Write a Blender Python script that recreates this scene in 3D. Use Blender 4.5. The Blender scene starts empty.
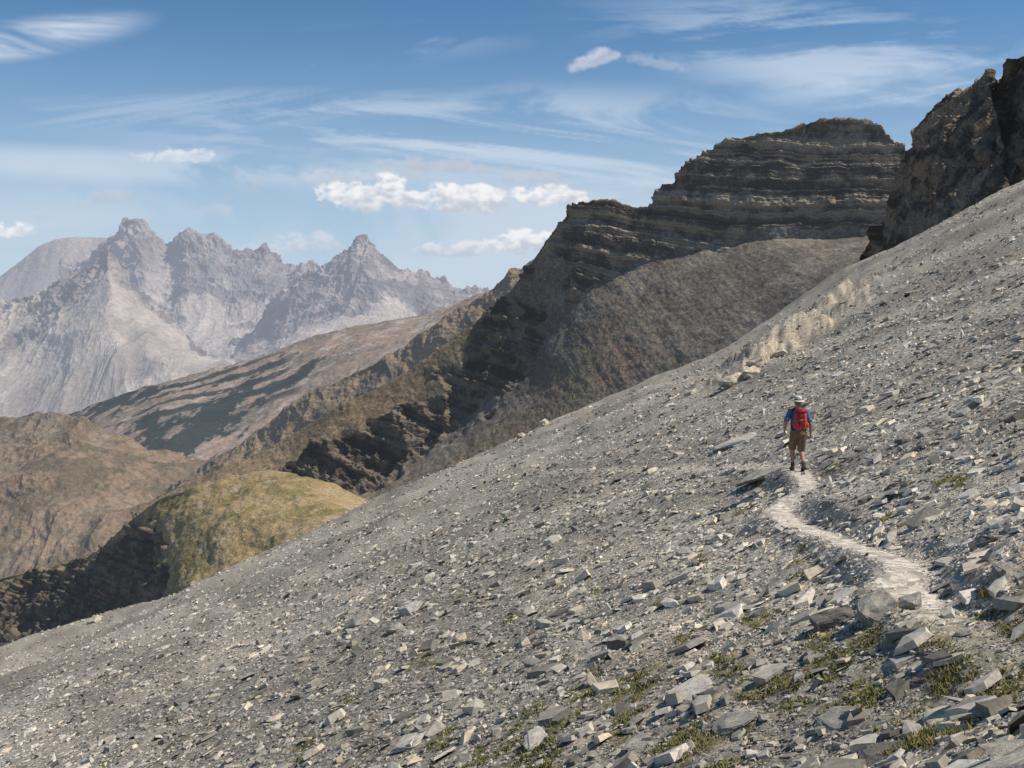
import bpy, bmesh, math, time, numpy as np
from mathutils import Vector, Matrix
T0=time.time()
rng=np.random.default_rng(7)
scene=bpy.context.scene
F=1236.0; PT=math.atan(54/F); CP,SP=math.cos(PT),math.sin(PT)
def W(px,py,d):
    px=np.asarray(px,float);py=np.asarray(py,float);d=np.asarray(d,float)
    X=(px-512)/F;Yv=(384-py)/F
    dy=CP+Yv*SP; dz=-SP+Yv*CP
    return np.stack([X/dy*d,d+0*X,dz/dy*d],-1)
# ---------------- noise
_perm=rng.permutation(256).astype(np.int32); _perm=np.concatenate([_perm,_perm,_perm])
_g=rng.normal(size=(256,3)); _g/=np.linalg.norm(_g,axis=1)[:,None];_g=_g.astype(np.float32)
_g2=np.stack([np.cos(np.arange(256)*2.399),np.sin(np.arange(256)*2.399)],-1).astype(np.float32)
_gx,_gy,_gz=[np.ascontiguousarray(_g[:,i]) for i in range(3)];_hx,_hy=[np.ascontiguousarray(_g2[:,i]) for i in range(2)]
def _prep(x):
    x=np.asarray(x,float);f=np.floor(x);return (f.astype(np.int64)&255).astype(np.int32),(x-f).astype(np.float32)
def perlin3(x,y,z):
    xi,fx=_prep(x);yi,fy=_prep(y);zi,fz=_prep(z)
    u=fx*fx*fx*(fx*(fx*6-15)+10);v=fy*fy*fy*(fy*(fy*6-15)+10);w=fz*fz*fz*(fz*(fz*6-15)+10)
    r=0;y1=(yi+1)&255;z1=(zi+1)&255
    for i in (0,1):
        wi=u if i else 1-u
        a=_perm[xi+i];fxx=fx-i
        for j in (0,1):
            wij=wi*(v if j else 1-v)
            b=_perm[a+(y1 if j else yi)];fyy=fy-j
            for k in (0,1):
                h=_perm[b+(z1 if k else zi)]
                r=r+wij*(w if k else 1-w)*(_gx[h]*fxx+_gy[h]*fyy+_gz[h]*(fz-k))
    return r*1.5
def perlin2(x,y):
    xi,fx=_prep(x);yi,fy=_prep(y)
    u=fx*fx*fx*(fx*(fx*6-15)+10);v=fy*fy*fy*(fy*(fy*6-15)+10)
    r=0;y1=(yi+1)&255
    for i in (0,1):
        wi=u if i else 1-u
        a=_perm[xi+i]
        for j in (0,1):
            h=_perm[a+(y1 if j else yi)]
            r=r+wi*(v if j else 1-v)*(_hx[h]*(fx-i)+_hy[h]*(fy-j))
    return r*1.4
def fbm2(x,y,o=4,g=.5):
    r=0;a=1
    for i in range(o):
        r=r+a*perlin2(x*2.03**i+i*17.3,y*2.03**i+i*9.1);a*=g
    return r
def fbm3(P,s,o=4,g=.5,off=0,asp=(1,1,1)):
    r=0;a=1
    for i in range(o):
        k=2.03**i/s
        r=r+a*perlin3(P[...,0]*k*asp[0]+i*17.3+off,P[...,1]*k*asp[1]+i*9.1+off,P[...,2]*k*asp[2]+i*5.7);a*=g
    return r
def ridged3(P,s,o=5,g=.5,off=0,asp=(1,1,1)):
    r=0;a=1;t=0
    for i in range(o):
        k=2.03**i/s
        n=1-np.abs(perlin3(P[...,0]*k*asp[0]+i*17.3+off,P[...,1]*k*asp[1]+i*9.1+off,P[...,2]*k*asp[2]+i*5.7))*2
        r=r+a*n*n;t+=a;a*=g
    return r/t-.45
def ss(a,b,x):
    t=np.clip((x-a)/(b-a),0,1);return t*t*(3-2*t)
def mix(a,b,t):
    a=np.asarray(a,float);b=np.asarray(b,float);t=np.asarray(t)[...,None]
    return a*(1-t)+b*t
# ---------------- mesh helpers
def link(o): scene.collection.objects.link(o); return o
def make_mesh(name,V,Fc,col=None,smooth=False,alpha=None):
    V=np.ascontiguousarray(V.reshape(-1,3),dtype=np.float32);Fc=np.asarray(Fc)
    m=bpy.data.meshes.new(name)
    m.vertices.add(len(V));m.vertices.foreach_set("co",V.ravel())
    n,k=Fc.shape
    m.loops.add(n*k);m.loops.foreach_set("vertex_index",Fc.astype(np.int32).ravel())
    m.polygons.add(n);m.polygons.foreach_set("loop_start",(np.arange(n)*k).astype(np.int32))
    m.update(calc_edges=True)
    if smooth:m.shade_smooth()
    else:m.shade_flat()
    if col is not None:
        c=np.ones((len(V),4),np.float32);c[:,:3]=np.clip(col.reshape(-1,3),0,1)
        if alpha is not None:c[:,3]=alpha.ravel()
        a=m.color_attributes.new(name="Col",type='FLOAT_COLOR',domain='POINT')
        a.data.foreach_set("color",c.ravel())
    return m
def grid_faces(nu,nv):
    i=np.arange(nu*nv).reshape(nv,nu)
    return np.stack([i[:-1,:-1],i[:-1,1:],i[1:,1:],i[1:,:-1]],-1).reshape(-1,4)
# ---------------- materials
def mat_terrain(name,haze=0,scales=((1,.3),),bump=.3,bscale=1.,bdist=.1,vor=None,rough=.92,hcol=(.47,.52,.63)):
    m=bpy.data.materials.new(name);m.use_nodes=True;nt=m.node_tree;N=nt.nodes;L=nt.links
    out=N['Material Output'];b=N['Principled BSDF'];b.inputs['Roughness'].default_value=rough
    b.inputs['Specular IOR Level'].default_value=.15
    at=N.new('ShaderNodeAttribute');at.attribute_name='Col'
    tc=N.new('ShaderNodeTexCoord');c=at.outputs['Color']
    for s,amt in scales:
        n=N.new('ShaderNodeTexNoise');n.inputs['Scale'].default_value=s;n.inputs['Detail'].default_value=2;n.inputs['Roughness'].default_value=.65
        L.new(tc.outputs['Object'],n.inputs['Vector'])
        mr=N.new('ShaderNodeMapRange');mr.inputs[1].default_value=.3;mr.inputs[2].default_value=.7
        mr.inputs[3].default_value=1-amt;mr.inputs[4].default_value=1+amt
        L.new(n.outputs[0],mr.inputs[0])
        v=N.new('ShaderNodeVectorMath');v.operation='SCALE';L.new(c,v.inputs[0]);L.new(mr.outputs[0],v.inputs['Scale']);c=v.outputs[0]
    if vor:
        for s,amt in vor:
            n=N.new('ShaderNodeTexVoronoi');n.inputs['Scale'].default_value=s
            L.new(tc.outputs['Object'],n.inputs['Vector'])
            sp=N.new('ShaderNodeSeparateColor');L.new(n.outputs['Color'],sp.inputs[0])
            mr=N.new('ShaderNodeMapRange');mr.inputs[3].default_value=1-amt;mr.inputs[4].default_value=1+amt
            L.new(sp.outputs[0],mr.inputs[0])
            v=N.new('ShaderNodeVectorMath');v.operation='SCALE';L.new(c,v.inputs[0]);L.new(mr.outputs[0],v.inputs['Scale']);c=v.outputs[0]
    L.new(c,b.inputs['Base Color'])
    if bump:
        n=N.new('ShaderNodeTexNoise');n.inputs['Scale'].default_value=bscale;n.inputs['Detail'].default_value=2.5;n.inputs['Roughness'].default_value=.7
        L.new(tc.outputs['Object'],n.inputs['Vector']);hh=n.outputs[0]
        bp=N.new('ShaderNodeBump');bp.inputs['Strength'].default_value=bump;bp.inputs['Distance'].default_value=bdist
        L.new(hh,bp.inputs['Height']);L.new(bp.outputs[0],b.inputs['Normal'])
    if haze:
        e=N.new('ShaderNodeEmission');e.inputs[0].default_value=(*hcol,1)  # distance haze painted in as a constant glow mixed over the surface
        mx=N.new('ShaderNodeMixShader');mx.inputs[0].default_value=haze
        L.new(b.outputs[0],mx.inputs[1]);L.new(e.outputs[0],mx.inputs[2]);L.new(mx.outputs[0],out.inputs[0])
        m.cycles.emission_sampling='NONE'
    return m
def mat_simple(name,col,rough=.8,nscale=0,namt=.2,bump=0):
    m=bpy.data.materials.new(name);m.use_nodes=True;nt=m.node_tree;N=nt.nodes;L=nt.links
    b=N['Principled BSDF'];b.inputs['Roughness'].default_value=rough;b.inputs['Specular IOR Level'].default_value=.25
    tc=N.new('ShaderNodeTexCoord');n=N.new('ShaderNodeTexNoise');n.inputs['Scale'].default_value=nscale or 20;n.inputs['Detail'].default_value=3
    L.new(tc.outputs['Object'],n.inputs['Vector'])
    mr=N.new('ShaderNodeMapRange');mr.inputs[1].default_value=.3;mr.inputs[2].default_value=.7;mr.inputs[3].default_value=1-namt;mr.inputs[4].default_value=1+namt
    L.new(n.outputs[0],mr.inputs[0])
    v=N.new('ShaderNodeVectorMath');v.operation='SCALE';v.inputs[0].default_value=col;L.new(mr.outputs[0],v.inputs['Scale']);L.new(v.outputs[0],b.inputs['Base Color'])
    if bump:
        bp=N.new('ShaderNodeBump');bp.inputs['Strength'].default_value=bump;bp.inputs['Distance'].default_value=.01
        L.new(n.outputs[0],bp.inputs['Height']);L.new(bp.outputs[0],b.inputs['Normal'])
    return m
# ================= FOREGROUND SLOPE
D=150.;H=4.7
SIL=np.array([(-150,705),(0,650),(100,615),(200,580),(340,514),(450,468),(520,437),(640,387),(700,362),(740,343),(800,305),(860,264),(940,225),(1024,180),(1200,90)],float)
sw=W(SIL[:,0],SIL[:,1],1.);Xi=sw[:,0];Ti=sw[:,2]
cf=np.polyfit(Xi[1:-1],Ti[1:-1],2)
xt=np.linspace(-.9,.9,721);rt=np.interp(xt,Xi,Ti-np.polyval(cf,Xi))
kk=np.exp(-np.linspace(-2,2,25)**2);kk/=kk.sum();rt=np.convolve(np.pad(rt,12,mode='edge'),kk,'valid')
def smooth_ground(x,y):
    z=cf[2]*y+cf[1]*x+cf[0]*x*np.abs(x)/D*np.sign(x)
    z=z+np.interp(x/D,xt,rt)*np.clip(y,0,400)**2/D
    z=z-H*(1-y/D)
    z=z+3.0*(1-ss(2,12,y))
    dy=np.clip(y-D-6*np.sin(x*.05),0,None)
    z=z-.006*dy**2
    return z
def base_ground(x,y):
    z=smooth_ground(x,y)
    far=ss(20,110,y)
    z=z+(.18+.5*far)*fbm2(x/17+3,y/17,2)+(.15+.12*far)*fbm2(x/4.2,y/4.2+7,2)+.05*fbm2(x/1.1,y/1.1,2)
    return z
def raycast(px,py,fn=base_ground,dmin=5):
    d=1/np.linspace(1/dmin,1/170,3000)
    P=W(px,py,d);g=fn(P[:,0],P[:,1])
    idx=np.nonzero(P[:,2]<g)[0]
    i=idx[0] if len(idx) else np.argmin(P[:,2]-g)
    return np.array([P[i,0],P[i,1],float(g[i])])
TR=[(1010,660,.2,.25),(950,625,.22,.5),(918,603,.28,1),(897,588,.30,1),(910,570,.22,1),(885,556,.15,1),(850,545,.15,1),(815,532,.16,1),(787,521,.18,1),(778,511,.17,1),(790,498,.15,1),(808,488,.14,1),(806,479,.16,.95),(797,471,.2,.8),(775,466,.2,.5),(740,466,.2,.35),(690,470,.2,.3),(620,470,.25,.25),(540,474,.3,.3)]
TRW=np.array([raycast(a,b,smooth_ground) for a,b,_,_ in TR]);TRP=np.array([(c,d) for _,_,c,d in TR])
def trail(x,y):
    best=np.full(x.shape,1e9);zc=np.zeros(x.shape);hw=np.ones(x.shape)*.2;st=np.zeros(x.shape)
    for i in range(len(TRW)-1):
        a,b=TRW[i],TRW[i+1];ab=(b-a)[:2];t=np.clip(((x-a[0])*ab[0]+(y-a[1])*ab[1])/(ab@ab),0,1)
        d=np.hypot(x-a[0]-t*ab[0],y-a[1]-t*ab[1]);m=d<best
        best=np.where(m,d,best);zc=np.where(m,a[2]+t*(b-a)[2],zc)
        hw=np.where(m,TRP[i,0]*(1-t)+TRP[i+1,0]*t,hw);st=np.where(m,TRP[i,1]*(1-t)+TRP[i+1,1]*t,st)
    return best,zc,hw,st
# pale bedrock outcrop
OC=[(733,382,1.4),(744,374,2.2),(762,361,3.2),(790,341,4.3),(812,326,4.6),(836,306,4.0),(868,283,2.6)]
OCW=np.array([raycast(a,b,smooth_ground) for a,b,_ in OC]);OCR=np.array([c for _,_,c in OC])
def outcrop(x,y):
    m=np.full(x.shape,-9.)
    for i in range(len(OCW)-1):
        a,b=OCW[i],OCW[i+1];ab=(b-a)[:2];t=np.clip(((x-a[0])*ab[0]+(y-a[1])*ab[1])/(ab@ab),0,1)
        d=np.hypot(x-a[0]-t*ab[0],y-a[1]-t*ab[1]);r=OCR[i]*(1-t)+OCR[i+1]*t
        m=np.maximum(m,1-d/r)
    return m
def outc(x,y): 
    o=outcrop(x,y)
    return np.where(o>-1.5,o+.8*fbm2(x/5,y/9,4,.6)-.04,o)
def ground(x,y):
    x=np.asarray(x,float);y=np.asarray(y,float)
    z=base_ground(x,y)
    d,zc,hw,st=trail(x,y)
    w=(1-ss(hw,hw+.5,d+.05*fbm2(x*1.2,y*1.2,2)))*np.clip(st*1.3,0,1)
    z=z*(1-w)+zc*w
    o=outc(x,y)
    step=0.
    for k in range(8): step=step+ss(-.08+.15*k,.0+.15*k,o+.14*fbm2(x/2.4+k*9,y/3,3))
    sc=.15*np.clip(.85+.9*fbm2(x/8+4,y/12,2),.35,1.7)
    z=z+step*sc+np.where(o>0,.13*fbm2(x/1.1,y/1.6,4,.65),0)
    return z
SP_=[(1000,612,44),(985,645,55),(940,690,48),(880,688,44),(830,668,36),(770,690,36),(640,680,30),(585,690,26),(500,748,40),(700,745,40),(540,745,45),(425,660,18),(400,575,11),(305,748,18),(180,742,16),(118,756,16),(836,467,13),(935,605,28),(1012,370,10),(1010,690,40),(930,740,30),(800,560,22),(820,640,24),(740,510,13),(510,620,12),(880,600,22),(660,610,12),(760,620,16),(960,480,15),(455,600,9),(870,640,24),(720,660,20),(350,700,14),(600,590,9),(700,560,11),(900,520,12),(250,700,12),(620,720,22),(440,735,22),(680,640,14),(560,660,12)]
SPW=np.array([raycast(a,b) for a,b,_ in SP_]);SPR=np.array([c*w[1]/F for (_,_,c),w in zip(SP_,SPW)])
def veg(x,y):
    m=np.full(x.shape,-9.)
    for (p,r) in zip(SPW,SPR):
        m=np.maximum(m,1-np.hypot((x-p[0])/r,(y-p[1])/(r*2.6)))
    return ss(.08,.38,m*.85+.95*fbm2(x*1.6+5,y*1.6,4,.65)-.13)
NU=950
ys=np.concatenate([np.linspace(-4,6,14)[:-1],1/np.linspace(1/6,1/D,600),np.linspace(D,340,60)[1:]])
Xg=np.linspace(-.64,.6,NU)
YY,XX=np.meshgrid(ys,Xg,indexing='ij');XXw=XX*(YY+4)
ZZ=ground(XXw,YY)
td=trail(XXw,YY)
ZZ=ZZ+.02*fbm2(XXw*3,YY*3,2)*ss(.2,.5,td[0])
c1=fbm2(XXw/9+.35*YY/9,YY/22,3,.6);c2=fbm2(XXw*.8,YY*.8,3,.6)
col=mix((.245,.218,.178),(.385,.345,.285),ss(-.5,.5,c1+.3*c2))
col=mix(col,(.37,.31,.23),ss(.2,.7,fbm2(XXw/6+9,YY/9+2,3))*.5)
vg=veg(XXw,YY)
vc=mix((.10,.10,.036),(.205,.17,.08),ss(-.5,.5,fbm2(XXw*1.7,YY*1.7,3)))
col=mix(col,vc,vg*.88)
d,_,hw,st=td
tw=(1-ss(hw*.9,hw*1.7,d+.06*fbm2(XXw*1.2,YY*1.2,2)))*st
col=mix(col,mix((.46,.415,.35),(.53,.48,.41),ss(-.5,.5,fbm2(XXw*4,YY*4,3))),tw)
o=outc(XXw,YY)
oc_c=mix((.49,.42,.32),(.25,.212,.165),ss(-.35,.45,fbm2(XXw/1.2,YY/3,5,.7)))
col=mix(col,oc_c,ss(-.05,.1,o))
col=np.where(YY[...,None]>D+12,np.array([.2,.18,.155]),col)
m_ground=mat_terrain("scree_ground",0,(),.8,9,.05,vor=((10,.40),))
me=make_mesh("ground",np.stack([XXw,YY,ZZ],-1),grid_faces(NU,len(ys)),col,True);me.materials.append(m_ground)
link(bpy.data.objects.new("scree_slope_ground",me))
print("ground",time.time()-T0)
# ---------------- rocks
def hull_template(seed,n=11,box=.75):
    r=np.random.default_rng(seed)
    bm=bmesh.new()
    for _ in range(n):
        p=r.uniform(-1,1,3);q=np.max(np.abs(p));p=p/(q**box+1e-6);p*=.5
        bm.verts.new(p)
    bmesh.ops.convex_hull(bm,input=bm.verts)
    bmesh.ops.delete(bm,geom=[v for v in bm.verts if not v.link_faces],context='VERTS')
    bmesh.ops.triangulate(bm,faces=bm.faces)
    bm.verts.index_update()
    V=np.array([v.co[:] for v in bm.verts]);Fc=np.array([[v.index for v in f.verts] for f in bm.faces]);bm.free()
    return V,Fc
def slab_template(seed):
    r=np.random.default_rng(seed);k=int(r.integers(4,7));a=np.linspace(0,6.283,k,endpoint=False)+r.uniform(-.35,.35,k)
    rad=r.uniform(.34,.62,k);b=np.stack([rad*np.cos(a),rad*np.sin(a)],-1)
    t=b*r.uniform(.75,1.0,(k,1))+r.normal(0,.03,2)
    V=np.concatenate([np.c_[b,np.full(k,-.5)],np.c_[t,.5+r.uniform(-.28,.28,k)]])
    Fc=[]
    for i in range(k):
        j=(i+1)%k;Fc+=[(i,j,k+j),(i,k+j,k+i)]
    for i in range(1,k-1):Fc+=[(k,k+i,k+i+1)]
    return V,np.array(Fc)
TPL=[slab_template(100+i) for i in range(20)]+[hull_template(200+i,7+i%3) for i in range(4)]
def rock_field(x,y,size,thick=(.07,.26),tilt=.19,colfn=None,sink=.24):
    n=len(x);z=ground(x,y)
    e=.3;gx=(smooth_ground(x+e,y)-smooth_ground(x-e,y))/(2*e);gy=(smooth_ground(x,y+e)-smooth_ground(x,y-e))/(2*e)
    tl=tilt*np.where(rng.uniform(0,1,n)<.10,2.4,1.)
    up=np.stack([-gx,-gy,np.ones(n)],-1)+rng.normal(0,1,(n,3))*tl[:,None];up/=np.linalg.norm(up,axis=1)[:,None]
    a=rng.normal(size=(n,3));a-=np.sum(a*up,1)[:,None]*up;a/=np.linalg.norm(a,axis=1)[:,None];b=np.cross(up,a)
    sx=size;sy=size*rng.uniform(.4,.95,n);sz=size*rng.uniform(*thick,n)
    tid=rng.integers(0,len(TPL),n);sz=np.where(tid>=20,sz*1.7,sz)
    R=np.stack([a*sx[:,None],b*sy[:,None],up*sz[:,None]],1)
    pos=np.stack([x,y,z+sz*sink+size*.03],-1)
    C=colfn(x,y,n)
    VV=[];FF=[];CC=[];off=0
    for t,(V,Fc) in enumerate(TPL):
        s=np.nonzero(tid==t)[0]
        if not len(s):continue
        v=np.einsum('kc,ncd->nkd',V,R[s])+pos[s][:,None]
        VV.append(v.reshape(-1,3));k=len(V)
        FF.append((Fc[None]+(off+np.arange(len(s))*k)[:,None,None]).reshape(-1,3))
        CC.append(np.repeat(C[s],k,axis=0));off+=k*len(s)
    return np.concatenate(VV),np.concatenate(FF),np.concatenate(CC)
def rock_col(x,y,n):
    u=rng.uniform(0,1,n)
    c=mix((.24,.218,.184),(.64,.585,.50),u)
    warm=rng.uniform(0,1,n)
    c=mix(c,(.66,.56,.415),(warm>.85)*.8)
    c=mix(c,(.12,.108,.09),(warm<.15)*.8)
    big=ss(-.5,.5,fbm2(x/9+.35*y/9,y/22,3,.6))
    c=c*(.83+.3*big)[:,None]
    return mix(c,(.48,.415,.32),ss(-.25,.1,outc(x,y))*.75)
N=240000
yy=1/rng.uniform(1/(D+4),1/6.5,N);xx=rng.uniform(-.48,.48,N)*(yy+1.5)
px=2.35*rng.uniform(0,1,N)**(-1/2.12);size=np.clip(px*yy/F,.03,None)
keep=size<.64
d,_,hw,st=trail(xx,yy)
keep&=~((d<hw*1.05+size*.4)&(rng.uniform(0,1,N)<st*.98))
keep&=~((veg(xx,yy)>.5)&(rng.uniform(0,1,N)<.5))
keep&=~((outc(xx,yy)>.1)&(rng.uniform(0,1,N)<.4))
V,Fc,C=rock_field(xx[keep],yy[keep],size[keep],colfn=rock_col)
me=make_mesh("scree_rocks",V,Fc,C)
m_rock=mat_terrain("slate_rock",0,((16,.24),),0)
me.materials.append(m_rock);link(bpy.data.objects.new("scree_rocks",me))
print("rocks",time.time()-T0,len(Fc))
m_boul=mat_terrain("boulder_rock",0,((9,.25),),.6,25,.02)
# ---------------- boulders
def boulder(px_,py_,wpx,asp=(1,.7,.35),colr=(.27,.265,.25),yaw=0,tilt=.15,seed=0):
    p=raycast(px_,py_,ground);s=wpx*p[1]/F
    r=np.random.default_rng(seed+500)
    V,Fc=hull_template(seed+900,16,box=.9)
    bm=bmesh.new();vs=[bm.verts.new(v) for v in V];[bm.faces.new([vs[i] for i in f]) for f in Fc]
    bmesh.ops.dissolve_limit(bm,angle_limit=.25,verts=bm.verts,edges=bm.edges)
    bmesh.ops.bevel(bm,geom=bm.edges[:],offset=.02,segments=1,affect='EDGES')
    bmesh.ops.triangulate(bm,faces=bm.faces)
    bmesh.ops.subdivide_edges(bm,edges=bm.edges,cuts=3,use_grid_fill=True)
    co=np.array([v.co[:] for v in bm.verts]);nn=np.array([v.normal[:] for v in bm.verts])
    dd=.06*fbm3(co+seed,.35,4,.6)+.04*np.round(fbm3(co*np.array([1,1,4]),.6,2)*3)/3
    co=co+nn*dd[:,None]
    for v,c in zip(bm.verts,co):v.co=c
    me=bpy.data.meshes.new("boulder");bm.to_mesh(me);bm.free()
    cc=np.ones((len(me.vertices),4),np.float32);cc[:,:3]=np.array(colr)*(1+.35*fbm3(co+3,.3,4))[:,None]
    a=me.color_attributes.new(name="Col",type='FLOAT_COLOR',domain='POINT');a.data.foreach_set("color",cc.ravel())
    me.materials.append(m_boul)
    o=bpy.data.objects.new("boulder",me);o.location=(p[0],p[1],p[2]+s*asp[2]*.12)
    o.scale=(s*asp[0],s*asp[1],s*asp[2])
    o.rotation_euler=(Matrix.Rotation(-.38,3,'Y')@Matrix.Rotation(yaw,3,'Z')@Matrix.Rotation(r.normal(0,tilt),3,'X')).to_euler()
    link(o)
G=(.31,.285,.245);Wm=(.50,.435,.335);Dk=(.16,.145,.125);Lt=(.48,.44,.38)
BL=[(835,622,44,(1,.8,.5),Dk),(878,612,54,(1,.8,.5),G),(905,607,34,(1,.8,.45),G),(735,443,38,(1,1.4,.22),Lt),(762,476,42,(1,1.2,.2),G),(937,517,34,(1,.8,.35),Lt),
(985,546,34,(1,.8,.4),Dk),(1003,548,26,(1,.9,.45),Lt),(356,626,34,(1,.8,.45),G),(412,612,28,(1,.8,.45),Lt),(696,690,46,(1,1,.18),Lt),(842,720,56,(1,1,.16),G),(735,722,52,(1,1,.15),G),
(410,744,38,(1,.9,.25),Lt),(620,640,24,(1,.9,.35),G),(460,640,20,(1,.9,.45),Wm),(1000,710,50,(1,1,.16),G),(940,718,44,(1,1,.16),Wm),(1010,750,56,(1,1,.15),G),(880,760,56,(1,1,.16),Dk),(640,745,40,(1,1,.18),G),
(395,632,22,(1,.9,.5),G),(733,385,26,(1,1,.6),Wm),(748,378,24,(1,1,.6),Wm),(757,366,22,(1,1,.6),Wm),(778,358,18,(1,1,.5),Wm),(690,395,12,(1,1,.5),Wm),(1005,572,34,(1,.8,.4),G),(968,432,20,(1,1,.35),Wm),(545,425,10,(1,1,.8),Wm),(520,438,8,(1,1,.8),Wm),(95,622,12,(1,1,.6),Wm),(192,580,9,(1,1,.7),Wm),(330,600,18,(1,1,.35),G),(540,740,34,(1,1,.18),Lt)]
for i,b in enumerate(BL): boulder(b[0],b[1],b[2],b[3],b[4],yaw=i*1.3,seed=i)
# ---------------- grass tufts
NC=34000
cand=1/rng.uniform(1/60,1/7,NC);cx=rng.uniform(-.45,.45,NC)*(cand+2)
vgc=veg(cx,cand);dd_,_,hw_,_=trail(cx,cand)
k=(vgc>.6)&(dd_>hw_+.05);k[np.nonzero(k)[0][6500:]]=False
tx=cx[k];ty=cand[k];tz=ground(tx,ty);nt_=len(tx);nb=14
bx=np.repeat(tx,nb)+rng.normal(0,.045,nt_*nb);by=np.repeat(ty,nb)+rng.normal(0,.045,nt_*nb);bz=np.repeat(tz,nb)-.005+(bx-np.repeat(tx,nb))*.45
hh=rng.uniform(.025,.07,nt_*nb);an=rng.uniform(0,6.28,nt_*nb);ln=rng.uniform(.3,1.4,nt_*nb)*hh;wd=.005+.0003*by
B=np.stack([bx,by,bz],-1);side=np.stack([-np.sin(an),np.cos(an),0*an],-1)*wd[:,None];tip=B+np.stack([np.cos(an)*ln,np.sin(an)*ln,hh],-1)
V=np.stack([B-side,B+side,tip],1).reshape(-1,3);Fc=np.arange(len(V)).reshape(-1,3)
C=mix((.095,.112,.028),(.27,.22,.09),np.repeat(rng.uniform(0,1,nt_),nb)*.7+.3*rng.uniform(0,1,nt_*nb));C=np.repeat(C,3,axis=0)
me=make_mesh("alpine_grass",V,Fc,C);me.materials.append(mat_terrain("grass_blade",0,(),0));link(bpy.data.objects.new("alpine_grass",me))
# ================= MOUNTAIN SHEETS
def catmull(P,n):
    m=len(P);t=np.linspace(0,m-1-1e-6,n);i=t.astype(int);f=(t-i)[:,None]
    g=lambda k:P[np.clip(k,0,m-1)]
    p0,p1,p2,p3=g(i-1),g(i),g(i+1),g(i+2)
    return .5*((2*p1)+(-p0+p2)*f+(2*p0-5*p1+4*p2-p3)*f*f+(-p0+3*p1-3*p2+p3)*f**3)
def sheet(name,rows,vp,nu,nv,fn,mat,back=(200,-120),front=None):
    R=[np.array([W(*p) for p in r]) for r in rows]
    R=[R[0]+np.array([0,back[0],back[1]])]+R
    if front is not None:R.append(R[-1]+np.array([0,front[0],front[1]]))
    R=np.array([catmull(r,nu) for r in R])
    v=np.linspace(0,1,nv);vp=np.array(vp);j=np.clip(np.searchsorted(vp,v,side='right')-1,0,len(vp)-2);f=(v-vp[j])/(vp[j+1]-vp[j])
    P=R[j]*(1-f)[:,None,None]+R[j+1]*f[:,None,None]
    rowc=(j+f)[:,None]+np.zeros((1,nu))
    colc=np.linspace(0,len(rows[0])-1,nu)[None]+np.zeros((nv,1))
    Q=P.copy()
    for _ in range(6):
        Q[1:-1]=(Q[:-2]+Q[1:-1]*2+Q[2:])/4
    n=np.cross(np.gradient(Q,axis=1),np.gradient(Q,axis=0));n/=np.linalg.norm(n,axis=-1)[...,None]+1e-9
    n=np.where((n[...,2:3]+.3*-n[...,1:2])<0,-n,n)
    disp,colf=fn(P,rowc,colc)
    P2=P+n*disp[...,None]
    n2=np.cross(np.gradient(P2,axis=1),np.gradient(P2,axis=0));n2/=np.linalg.norm(n2,axis=-1)[...,None]+1e-9
    c=colf(P2,np.abs(n2[...,2]),disp)
    me=make_mesh(name,P2,grid_faces(nu,nv),c,True);me.materials.append(mat)
    print(name,time.time()-T0)
    return link(bpy.data.objects.new(name,me))
def strat(s,o=4,seed=0):
    r=0;a=1
    for i in range(o):
        r=r+a*perlin2(s*2.1**i+seed,np.full_like(s,seed*3.7+i*11.3+.37));a*=.62
    return r
# ---- butte + dark spur
c0=[(130,512),(170,490),(215,471),(270,447),(330,413),(400,376),(455,338),(505,296),(530,264),(552,230),(577,203),(612,201),(648,206),(672,178),(716,146),(765,129),(826,121),(878,124),(905,146),(945,185),(1000,215)]
dd=[860,862,865,868,870,872,872,870,866,862,856,848,838,828,815,800,785,770,760,750,740]
c1_=[(135,520),(175,508),(220,495),(285,492),(350,486),(410,462),(475,415),(524,366),(550,331),(574,304),(600,283),(628,269),(658,260),(690,254),(732,246),(776,240),(830,238),(870,234),(905,232),(950,232),(1000,235)]
c2_=[(200,570),(235,560),(270,555),(330,548),(385,535),(450,505),(515,465),(552,446),(583,430),(612,416),(640,402),(670,390),(700,377),(733,364),(772,346),(812,322),(852,292),(892,275),(925,265),(965,250),(1010,245)]
off1=[30]*9+[33]*12;off2=[130,130,130,130,135,140,145,149,153,157,161,165,168]+[170]*8
rows=[[(a,b,d) for (a,b),d in zip(c0,dd)],[(a,b,d-o_) for (a,b),d,o_ in zip(c1_,dd,off1)],[(a,b,d-o_) for (a,b),d,o_ in zip(c2_,dd,off2)]]
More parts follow.
